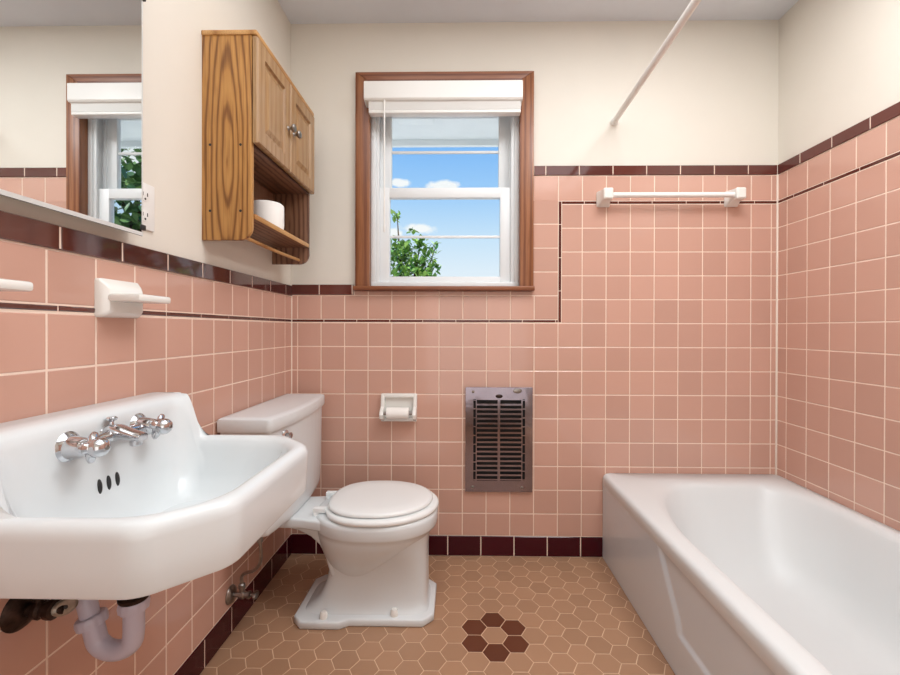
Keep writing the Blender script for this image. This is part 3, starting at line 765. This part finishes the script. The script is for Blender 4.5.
ou = thing('wall_outlet', 'white electrical outlet half hidden by the mirror edge', 'outlet', (-.008, -.914, 1.352))
bm = B(); box(bm, -.008, -.002, -.950, -.878, 1.295, 1.411, .002); obj('cover_plate', bm, M['plastic'], ou)
for z in (1.328, 1.378):
    bm = B(); lathe(bm, (-.003, -.914, z), (1, 0, 0), [(.017, 0), (.017, .0025), (.015, .003)], 24, sq=(1, .85)); r_ = obj('receptacle', bm, M['plastic'], ou)
    bm = B(); box(bm, -.0005, .0006, -.923, -.9205, z - .001, z + .008); box(bm, -.0005, .0006, -.908, -.9055, z - .001, z + .008); lathe(bm, (-.0005, -.914, z - .008), (1, 0, 0), [(.0028, 0), (.0028, .001)], 12)
    obj('slots', bm, M['slot'], r_)

mc = thing('mirror_cabinet', 'frameless mirror cabinet above the sink on the left wall', 'mirror', (0, -1.3, 1.262))
MY0, MY1, MZ0, MZ1 = -.965, -1.60, 1.266, 2.03
bm = B(); box(bm, -.008, .025, MY1 + .02, MY0 - .03, MZ0 + .012, MZ1 - .02, .003); obj('cabinet_box', bm, M['cabmetal'], mc)
bm = B()
def mr(i, x): return [(x, MY1 + i, MZ0 + i), (x, MY0 - i, MZ0 + i), (x, MY0 - i, MZ1 - i), (x, MY1 + i, MZ1 - i)]
r0, r1, r2, r3 = ([bm.verts.new(p) for p in mr(*a)] for a in ((0, .029), (0, .0330), (.008, .0355), (.008, .0355)))
for a, b_ in ((r0, r1), (r1, r2)):
    for i in range(4): face(bm, [a[i], a[(i + 1) % 4], b_[(i + 1) % 4], b_[i]], 2 if a is r0 else 1)
face(bm, r3, 0); face(bm, r0[::-1], 2)
obj('mirror_door', bm, [M['mirror'], M['bevelshine'], M['slot']], mc, flat=True)
for z in (1.279, 1.822):
    bm = B(); box(bm, .018, .0385, MY0 - .010, MY0 + .0035, z, z + .013, .002); obj('clip', bm, M['slot'], mc)

# oak cabinet with two doors over an open shelf
cb = thing('wall_cabinet', 'oak wall cabinet with two doors over an open shelf', 'cabinet', (-.008, -.437, 1.319))
CX0, CX1, CY0, CY1, CZ0, CZ1 = -.008, .146, -.671, -.172, 1.319, 1.945
def side_out():
    r = .040; p = [(CX0, CZ0), (CX1 - r, CZ0)]
    for k in range(1, 9):
        a = -PI / 2 + PI / 2 * k / 8; p.append((CX1 - r + math.cos(a) * r, CZ0 + r + math.sin(a) * r))
    return p + [(CX1, CZ1), (CX0, CZ1)]
bm = B(); prism(bm, side_out(), 'y', CY0, CY0 + .015, .0015)
sp = obj('side_panel', bm, M['oak'], cb)
for x, z in ((.018, 1.735), (.112, 1.735), (.018, 1.408), (.112, 1.408), (.018, 1.61), (.112, 1.61)):
    if z < 1.7 and z > 1.5: 
        bm = B(); lathe(bm, (x, CY0 + .0005, z), (0, -1, 0), [(.0042, 0), (.004, .0012)], 12); obj('screw_plug', bm, M['slot'], sp)
    elif z < 1.5:
        bm = B(); lathe(bm, (x, CY0 + .0005, z), (0, -1, 0), [(.0042, 0), (.004, .0012)], 12); obj('screw_plug', bm, M['slot'], sp)
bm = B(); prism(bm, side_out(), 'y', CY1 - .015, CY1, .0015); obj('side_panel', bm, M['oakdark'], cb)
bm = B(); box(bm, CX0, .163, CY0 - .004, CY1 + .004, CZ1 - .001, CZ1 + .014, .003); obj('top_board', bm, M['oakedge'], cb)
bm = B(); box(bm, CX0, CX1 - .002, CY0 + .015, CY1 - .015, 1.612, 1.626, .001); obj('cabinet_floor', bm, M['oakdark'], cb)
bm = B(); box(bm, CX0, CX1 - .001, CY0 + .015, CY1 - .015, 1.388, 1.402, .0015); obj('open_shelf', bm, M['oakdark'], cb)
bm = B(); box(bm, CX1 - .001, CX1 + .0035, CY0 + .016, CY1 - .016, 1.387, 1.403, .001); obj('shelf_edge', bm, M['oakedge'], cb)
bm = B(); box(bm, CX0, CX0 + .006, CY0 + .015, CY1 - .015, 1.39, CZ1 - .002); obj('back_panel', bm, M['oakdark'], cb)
bm = B(); tube(bm, [(.105, CY0 + .012, 1.336), (.105, -.44, 1.333), (.105, CY1 - .012, 1.336)], .006, 12); obj('towel_dowel', bm, M['oakedge'], cb)
for y0, y1, ky in ((CY0 - .001, -.4255, -.448), (-.4225, CY1 + .001, -.398)):
    bm = B(); z0, z1 = 1.616, 1.940; x0, x1 = .1500, .1670
    def ring(i, x): return [(x, y0 + i, z0 + i), (x, y1 - i, z0 + i), (x, y1 - i, z1 - i), (x, y0 + i, z1 - i)]
    loft(bm, [ring(0, x0), ring(0, x1 - .006), ring(.004, x1), ring(.046, x1), ring(.050, x1 - .008), ring(.058, x1 - .008), ring(.074, x1 - .001), ring(.076, x1 - .001)])
    dr = obj('door', bm, M['oakdoor'], cb, flat=True)
    bm = B(); lathe(bm, (x1 - .001, ky, 1.765), (1, 0, 0), [(.008, 0), (.007, .002), (.005, .006), (.0055, .012), (.013, .018), (.0145, .023), (.012, .027), (.005, .029)], 24); obj('knob', bm, M['nickel'], dr)

bm = B(); lathe(bm, (.092, -.448, 1.402), (0, 0, 1), [(.020, .0), (.052, 0), (.055, .002), (.0565, .02), (.0565, .080), (.055, .088), (.050, .092), (.022, .092), (.020, .086)], 40)
tag(obj('paper_roll', bm, M['paper'], loc=(.092, -.448, 1.402)), 'white roll standing on the open shelf of the oak cabinet', 'toilet paper')

# ------------------------------------------------------------------ sky, lights, camera
wd = bpy.data.worlds.new('World'); sc.world = wd; wd.use_nodes = True
nt = wd.node_tree; bg = nt.nodes['Background']
tc = nt.nodes.new('ShaderNodeTexCoord'); sx = nt.nodes.new('ShaderNodeSeparateXYZ'); nt.links.new(tc.outputs['Generated'], sx.inputs[0])
sky = ramp(nt, sx.outputs['Z'], [(0, lin((240, 248, 255))), (.13, lin((230, 243, 255))), (.21, lin((205, 232, 255))), (.30, lin((165, 210, 254))), (.42, lin((122, 184, 250))), (1, lin((80, 140, 230)))])
cn = N(nt, 'ShaderNodeTexNoise', Scale=16, Detail=6, Roughness=.6); nt.links.new(tc.outputs['Generated'], cn.inputs['Vector'])
acc = None
def cloud(x, z, sx_, sz_):                          # a small cumulus near the horizon in the direction (x, 1, z)
    global acc
    d = Vector((x, 1, z)).normalized()
    m_ = nt.nodes.new('ShaderNodeMapping'); m_.vector_type = 'POINT'
    sc_ = (1 / sx_, 1 / sx_, 1 / sz_); m_.inputs['Scale'].default_value = sc_
    m_.inputs['Location'].default_value = tuple(-a * b for a, b in zip(d, sc_)); nt.links.new(tc.outputs['Generated'], m_.inputs[0])
    l_ = nt.nodes.new('ShaderNodeVectorMath'); l_.operation = 'LENGTH'; nt.links.new(m_.outputs[0], l_.inputs[0])
    k_ = N(nt, 'ShaderNodeMath', operation='SUBTRACT'); k_.inputs[0].default_value = 1.0; nt.links.new(l_.outputs['Value'], k_.inputs[1])
    if acc is None: acc = k_.outputs[0]
    else:
        q_ = N(nt, 'ShaderNodeMath', operation='MAXIMUM'); nt.links.new(acc, q_.inputs[0]); nt.links.new(k_.outputs[0], q_.inputs[1]); acc = q_.outputs[0]
for a in ((-.045, .338, .045, .013), (-.150, .345, .040, .013), (-.10, .238, .05, .017), (-.165, .226, .035, .013), (.5, .3, .14, .05), (.85, .45, .16, .06), (-.7, .4, .15, .05), (1.6, .5, .2, .07)): cloud(*a)
a1 = N(nt, 'ShaderNodeMath', operation='MULTIPLY_ADD'); nt.links.new(cn.outputs[0], a1.inputs[0]); a1.inputs[1].default_value = 2.2; a1.inputs[2].default_value = -1.1
a2 = N(nt, 'ShaderNodeMath', operation='ADD'); nt.links.new(acc, a2.inputs[0]); nt.links.new(a1.outputs[0], a2.inputs[1])
cf = ramp(nt, a2.outputs[0], [(.18, (0, 0, 0, 1)), (.55, (.95, .95, .95, 1))])
mx = N(nt, 'ShaderNodeMix', data_type='RGBA'); nt.links.new(cf, mx.inputs[0]); nt.links.new(sky, mx.inputs[6]); mx.inputs[7].default_value = (1.0, 1.0, 1.0, 1)
nt.links.new(mx.outputs[2], bg.inputs[0]); bg.inputs[1].default_value = 1.0

def area(name, loc, rot, size, power, color=(1, 1, 1), sy=None):
    l = bpy.data.lights.new(name, 'AREA'); l.energy = power; l.color = color; l.size = size
    if sy: l.shape = 'RECTANGLE'; l.size_y = sy
    o = bpy.data.objects.new(name, l); COL.objects.link(o); o.location = loc; o.rotation_euler = rot
    return o
area('ceiling_lamp', (1.62, -1.05, H - .02), (0, 0, 0), .5, 14, (.98, .99, 1))
area('overhead_fill', (1.05, -1.45, H - .012), (0, 0, 0), 1.7, 27.5, (.96, .985, 1), 1.9)  # added broad overhead fill, not a fixture of the room
area('rear_fill', (.95, -2.70, .85), (math.radians(90), 0, 0), 1.1, 5, (.97, .985, 1), 1.2)  # added fill behind the camera, lifts the dark area below the sink
s = bpy.data.lights.new('sun', 'SUN'); s.energy = 7.5; s.angle = .01; s.color = (1, .96, .9)
so = bpy.data.objects.new('sun', s); COL.objects.link(so); so.rotation_euler = Vector((-.62, .30, -.72)).to_track_quat('-Z', 'Y').to_euler()

# camera solved from the tile grid
yaw, pit, roll, f = -.0157, .0035, .0025, 425.4444
def Rz(a): return Matrix(((math.cos(a), -math.sin(a), 0), (math.sin(a), math.cos(a), 0), (0, 0, 1)))
def Rx(a): return Matrix(((1, 0, 0), (0, math.cos(a), -math.sin(a)), (0, math.sin(a), math.cos(a))))
Mx = Rx(pit) @ Rz(yaw)
right, fwd, up = Mx[0].copy(), Mx[1].copy(), Mx[2].copy()
c, s_ = math.cos(roll), math.sin(roll)
cxv = right * c + up * s_; cyv = up * c - right * s_; czv = -fwd
cam = bpy.data.cameras.new('camera'); co = bpy.data.objects.new('camera', cam); COL.objects.link(co)
co.matrix_world = Matrix(((cxv.x, cyv.x, czv.x, .7884), (cxv.y, cyv.y, czv.y, -1.9632), (cxv.z, cyv.z, czv.z, 1.0463), (0, 0, 0, 1)))
cam.sensor_fit = 'HORIZONTAL'; cam.sensor_width = 36; cam.lens = f / 900 * 36
cam.shift_x = (450 - 454.667) / 900; cam.shift_y = (331.0 - 337.5) / 900
cam.clip_start = .02
sc.camera = co
sc.view_settings.view_transform = 'Standard'
sc.view_settings.look = 'None'
sc.view_settings.exposure = 0
sc.cycles.max_bounces = 10; sc.cycles.diffuse_bounces = 4; sc.cycles.glossy_bounces = 5; sc.cycles.transparent_max_bounces = 12
sc.cycles.caustics_reflective = False
sc.cycles.sample_clamp_indirect = 6
